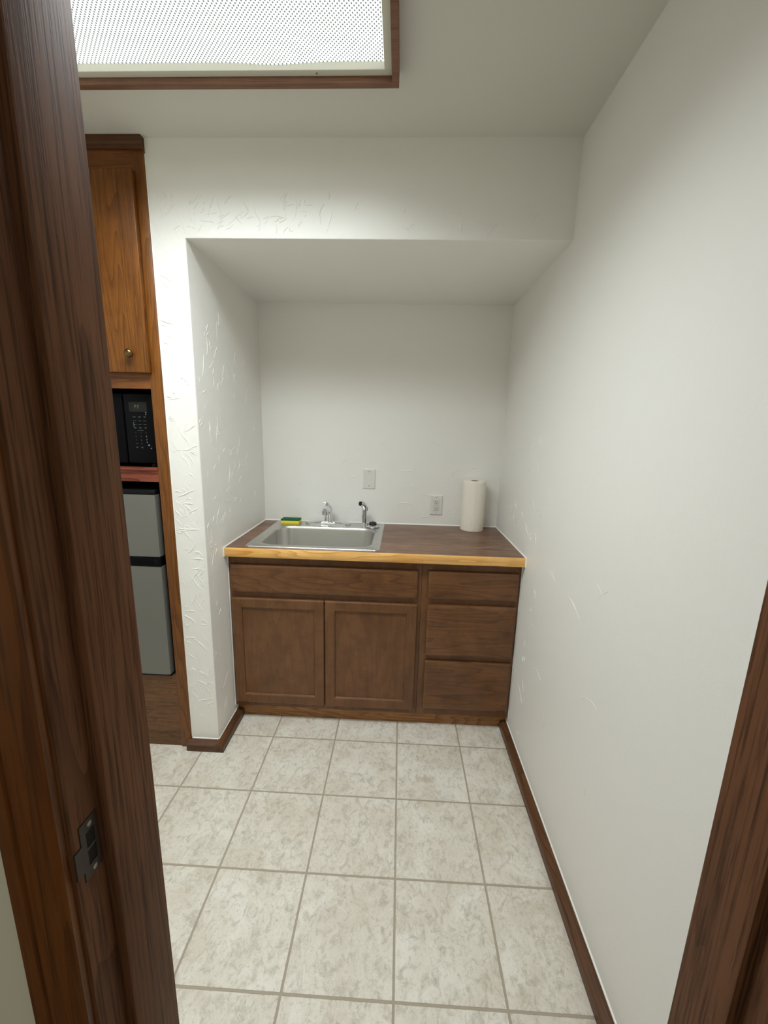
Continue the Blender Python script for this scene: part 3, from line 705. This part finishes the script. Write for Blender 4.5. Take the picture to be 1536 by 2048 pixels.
# ================================================================ SINK
SX0, SX1, SY0, SY1 = -0.643, -0.010, 2.098, 2.640
BX0, BX1, BY0, BY1 = -0.598, -0.055, 2.142, 2.508
sk = thing('sink', 'stainless steel drop-in sink set in the dark worktop', 'sink', ((SX0+SX1)/2, (SY0+SY1)/2, ZC))
def sink():
    bm = NB(); L = []
    for i, z in ((0, ZC+0.0004), (0.001, ZC+0.003), (0.004, ZC+0.0048), (0.009, ZC+0.0048), (0.014, ZC+0.0028)):
        L.append(rrect(SX0+i, SX1-i, SY0+i, SY1-i, 0.022-i*0.4, z))
    for i, z, r in ((-0.007, ZC+0.0026, 0.085), (-0.002, ZC+0.0018, 0.080), (0.002, ZC-0.003, 0.077), (0.004, ZC-0.012, 0.075), (0.014, ZC-0.120, 0.07), (0.022, ZC-0.143, 0.065), (0.036, ZC-0.155, 0.055), (0.055, ZC-0.159, 0.04)):
        L.append(rrect(BX0+i, BX1-i, BY0+i, BY1-i, r, z))
    L.append([Vector((-0.327+0.045*(p.x+0.327)/0.2, 2.33+0.045*(p.y-2.33)/0.14, ZC-0.162)) for p in L[-1]])
    return loft(bm, L, True)
obj('basin', sink(), M['steel'], sk, smooth=True)
bm = NB(); lathe(bm, -0.327, 2.33, [(0.044, ZC-0.1615), (0.043, ZC-0.159), (0.034, ZC-0.160), (0.030, ZC-0.166), (0.004, ZC-0.168)], 32)
obj('drain', bm, M['chrome'], sk, smooth=True, label='round chrome drain')

# faucet
FXc, FYc, DZ = -0.334, 2.588, ZC+0.0028
fa = thing('faucet', 'single handle chrome faucet on the rear deck of the sink', 'faucet', (FXc, FYc, DZ))
def deckplate():
    bm = NB(); loops = []
    for ins, z in ((0, 0), (0, 0.006), (0.003, 0.010), (0.009, 0.0125)):
        pts = rrect(FXc-0.130+ins, FXc+0.132-ins, FYc-0.027+ins, FYc+0.027-ins, 0.0265-ins, 0, 8)
        loops.append([Vector((p.x, p.y, DZ+z+(0.010*math.cos((p.x-FXc)/0.132*math.pi/2) if z > 0 else 0))) for p in pts])
    # dense arch: subdivide by adding centre rows
    return loft(bm, loops, True, True)
def deckplate2():
    bm = NB(); n = 26; secs = []
    for i in range(n+1):
        t = -1+2*i/n; x = FXc+0.131*t; hw = 0.027*math.sqrt(max(0.0, 1-max(0, (abs(t)-0.82)/0.185)**2))+0.0008
        top = 0.011+0.010*math.cos(t*math.pi/2)
        secs.append([(x, FYc-hw, DZ), (x, FYc-hw, DZ+top*0.55), (x, FYc-hw*0.8, DZ+top*0.9), (x, FYc-hw*0.4, DZ+top), (x, FYc+hw*0.4, DZ+top), (x, FYc+hw*0.8, DZ+top*0.9), (x, FYc+hw, DZ+top*0.55), (x, FYc+hw, DZ)])
    return loft(bm, [[Vector(p) for p in s] for s in secs], True, True)
obj('base_plate', deckplate2(), M['chrome'], fa, smooth=True)
bm = NB(); lathe(bm, FXc, FYc, [(0.0245, DZ+0.018), (0.0240, DZ+0.024), (0.0225, DZ+0.030), (0.0218, DZ+0.068), (0.0205, DZ+0.070), (0.0225, DZ+0.073), (0.0225, DZ+0.092), (0.019, DZ+0.104), (0.010, DZ+0.111), (0.001, DZ+0.113)], 36)
obj('body', bm, M['chrome'], fa, smooth=True)
bm = NB(); tube(bm, [(FXc, FYc-0.004, DZ+0.070), (FXc, FYc-0.035, DZ+0.092), (FXc, FYc-0.070, DZ+0.100), (FXc, FYc-0.100, DZ+0.097), (FXc, FYc-0.112, DZ+0.088)], [0.018, 0.019, 0.019, 0.018, 0.017], 28)
sp_ = obj('spout', bm, M['chrome'], fa, smooth=True)
bm = NB(); lathe(bm, FXc, FYc-0.113, [(0.0145, DZ+0.081), (0.0158, DZ+0.079), (0.0158, DZ+0.090)], 24); obj('aerator', bm, M['chrome'], sp_, smooth=True)
bm = NB(); tube(bm, [(FXc+0.002, FYc, DZ+0.100), (FXc-0.008, FYc-0.002, DZ+0.119), (FXc-0.027, FYc-0.006, DZ+0.126)], [0.013, 0.0095, 0.0055], 16)
obj('lever', bm, M['chrome'], fa, smooth=True)

# side sprayer
SXc, SYc = -0.126, 2.580
spy = thing('side_sprayer', 'chrome pull-out side sprayer standing right of the faucet', 'sprayer', (SXc, SYc, DZ))
bm = NB(); lathe(bm, SXc, SYc, [(0.019, DZ), (0.0185, DZ+0.004), (0.014, DZ+0.009), (0.0125, DZ+0.016), (0.0125, DZ+0.024)], 28); obj('holder', bm, M['chrome'], spy, smooth=True)
bm = NB(); tube(bm, [(SXc, SYc, DZ+0.020), (SXc, SYc, DZ+0.055), (SXc+0.001, SYc-0.001, DZ+0.090), (SXc+0.001, SYc-0.004, DZ+0.110), (SXc-0.008, SYc-0.012, DZ+0.126), (SXc-0.020, SYc-0.020, DZ+0.131)],
               [0.0130, 0.0140, 0.0130, 0.0155, 0.0160, 0.0145], 24); obj('handle', bm, M['chrome'], spy, smooth=True)
bm = NB(); tube(bm, [(SXc+0.009, SYc+0.004, DZ+0.118), (SXc+0.015, SYc+0.007, DZ+0.102), (SXc+0.0135, SYc+0.006, DZ+0.085)], [0.0055, 0.006, 0.0045], 12); obj('trigger', bm, M['chrome'], spy, smooth=True)
bm = NB(); tube(bm, [(SXc-0.019, SYc-0.0195, DZ+0.1307), (SXc-0.0255, SYc-0.0235, DZ+0.1315)], [0.0125, 0.0115], 20, 2); obj('spray_nozzle', bm, M['black_plastic'], spy, smooth=True)

# basket strainer lying upside down on the rim
TXc, TYc = -0.074, 2.551
ss = thing('sink_strainer', 'upturned sink strainer with black rubber stopper on the sink corner', 'strainer', (TXc, TYc, DZ))
bm = NB(); lathe(bm, TXc, TYc, [(0.034, DZ), (0.038, DZ+0.002), (0.039, DZ+0.005), (0.036, DZ+0.009), (0.025, DZ+0.013), (0.020, DZ+0.015)], 40)
bk = obj('basket', bm, M['chrome'], ss, smooth=True)
for k in range(12):
    a = 2*math.pi*k/12; x, y = TXc+0.0305*math.cos(a), TYc+0.0305*math.sin(a)
    bm = NB(); lathe(bm, x, y, [(0.0026, DZ+0.0095), (0.0026, DZ+0.0120)], 10); obj('perforation', bm, M['hole'], bk)
bm = NB(); lathe(bm, TXc, TYc, [(0.022, DZ+0.014), (0.0225, DZ+0.018), (0.0205, DZ+0.025), (0.016, DZ+0.029), (0.004, DZ+0.030)], 32); obj('stopper', bm, M['rubber'], ss, smooth=True, label='black rubber stopper')
bm = NB(); lathe(bm, TXc, TYc, [(0.0025, DZ+0.029), (0.0025, DZ+0.044), (0.0018, DZ+0.047)], 14); obj('pin', bm, M['chrome'], ss, smooth=True)

# sponge
sg = thing('kitchen_sponge', 'yellow sponge with green scouring top at the sink back left corner', 'sponge', (-0.552, 2.585, DZ))
def spg(z0, z1, bev):
    bm = box(NB(), -0.605, -0.499, 2.558, 2.618, z0, z1, bev, 2)
    return bm
obj('foam', spg(DZ, DZ+0.018, 0.003), M['sponge'], sg, smooth=True)
obj('scouring_pad', spg(DZ+0.0181, DZ+0.026, 0.0015), M['scourer'], sg, smooth=True, label='dark green scouring pad')

# paper towel roll
PXc, PYc, PR = 0.490, 2.588, 0.0635
pt = thing('paper_towel_roll', 'upright white paper towel roll on the right of the worktop', 'paper towels', (PXc, PYc, ZC))
def roll():
    bm = NB(); seg = 96; prof = []
    zs = [0.0005, 0.004, 0.010, 0.07, 0.14, 0.21, 0.268, 0.276, 0.2795]
    rs = [0.992, 1.0, 1.008, 1.0, 0.998, 1.0, 0.997, 0.99, 0.965]
    rings = []
    for z, r in zip(zs, rs):
        ring_ = []
        for i in range(seg):
            a = 2*math.pi*i/seg-math.pi/2+0.05
            rad = PR*r*(1+0.022*(i/seg))+0.0004*math.sin(9*a+z*50)
            ring_.append(bm.verts.new((PXc+rad*math.cos(a), PYc+rad*math.sin(a), ZC+z)))
        rings.append(ring_)
    core = []
    for z in (0.2795, 0.0005):
        core.append([bm.verts.new((PXc+0.021*math.cos(2*math.pi*i/seg-math.pi/2), PYc+0.021*math.sin(2*math.pi*i/seg-math.pi/2), ZC+z)) for i in range(seg)])
    allr = rings+core+[rings[0]]
    for a, b in zip(allr, allr[1:]):
        for i in range(seg): bm.faces.new((a[i], a[(i+1) % seg], b[(i+1) % seg], b[i]))
    bmesh.ops.recalc_face_normals(bm, faces=bm.faces[:]); return bm
obj('paper', roll(), M['towel'], pt, smooth=True)
bm = NB(); lathe(bm, PXc, PYc, [(0.0205, ZC+0.001), (0.0205, ZC+0.2795), (0.0192, ZC+0.2795), (0.0192, ZC+0.001)], 40, cap=False)
obj('core', bm, M['card'], pt, smooth=True, label='brown cardboard core')

# ================================================================ WALL PLATES
def plate(name, x, z, label, cat):
    t = thing(name, label, cat, (x, YB, z-0.057))
    loops = []
    for ins, y in ((0, YB-0.0002), (0, YB-0.003), (0.0015, YB-0.0055), (0.004, YB-0.0065)):
        loops.append([Vector((x-0.0355+ins, y, z-0.0575+ins)), Vector((x+0.0355-ins, y, z-0.0575+ins)), Vector((x+0.0355-ins, y, z+0.0575-ins)), Vector((x-0.0355+ins, y, z+0.0575-ins))])
    obj('cover', loft(NB(), loops, True, True), M['plate'], t)
    return t
bp = plate('blank_wall_plate', -0.107, 1.179, 'blank pale grey cover plate on the niche wall above the faucet', 'wall plate')
for z in (1.179+0.042, 1.179-0.042):
    obj('screw', lathe(NB(), -0.107, 0, [(0.0032, YB-0.006), (0.003, YB-0.0075)], 14, 'Y', z), M['screw'], bp)
ox, oz = 0.288, 1.036
ol = plate('wall_outlet', ox, oz, 'pale grey double outlet on the niche wall beside the paper towels', 'outlet')
bm = NB(); box(bm, ox-0.0165, ox+0.0165, YB-0.0085, YB-0.006, oz-0.033, oz+0.033, 0.0008); rc = obj('receptacle', bm, M['socket'], ol)
for dz in (0.0165, -0.0195):
    for dx, hh in ((-0.0063, 0.0042), (0.0063, 0.0034)):
        obj('slot', box(NB(), ox+dx-0.0011, ox+dx+0.0011, YB-0.0088, YB-0.0082, oz+dz+0.003-hh, oz+dz+0.003+hh), M['slot'], rc)
    obj('ground_hole', lathe(NB(), ox, 0, [(0.0026, YB-0.0088), (0.0026, YB-0.0082)], 14, 'Y', oz+dz-0.0075), M['slot'], rc)
for z in (oz+0.046, oz-0.046):
    obj('screw', lathe(NB(), ox, 0, [(0.0028, YB-0.006), (0.0026, YB-0.0072)], 14, 'Y', z), M['screw'], ol)
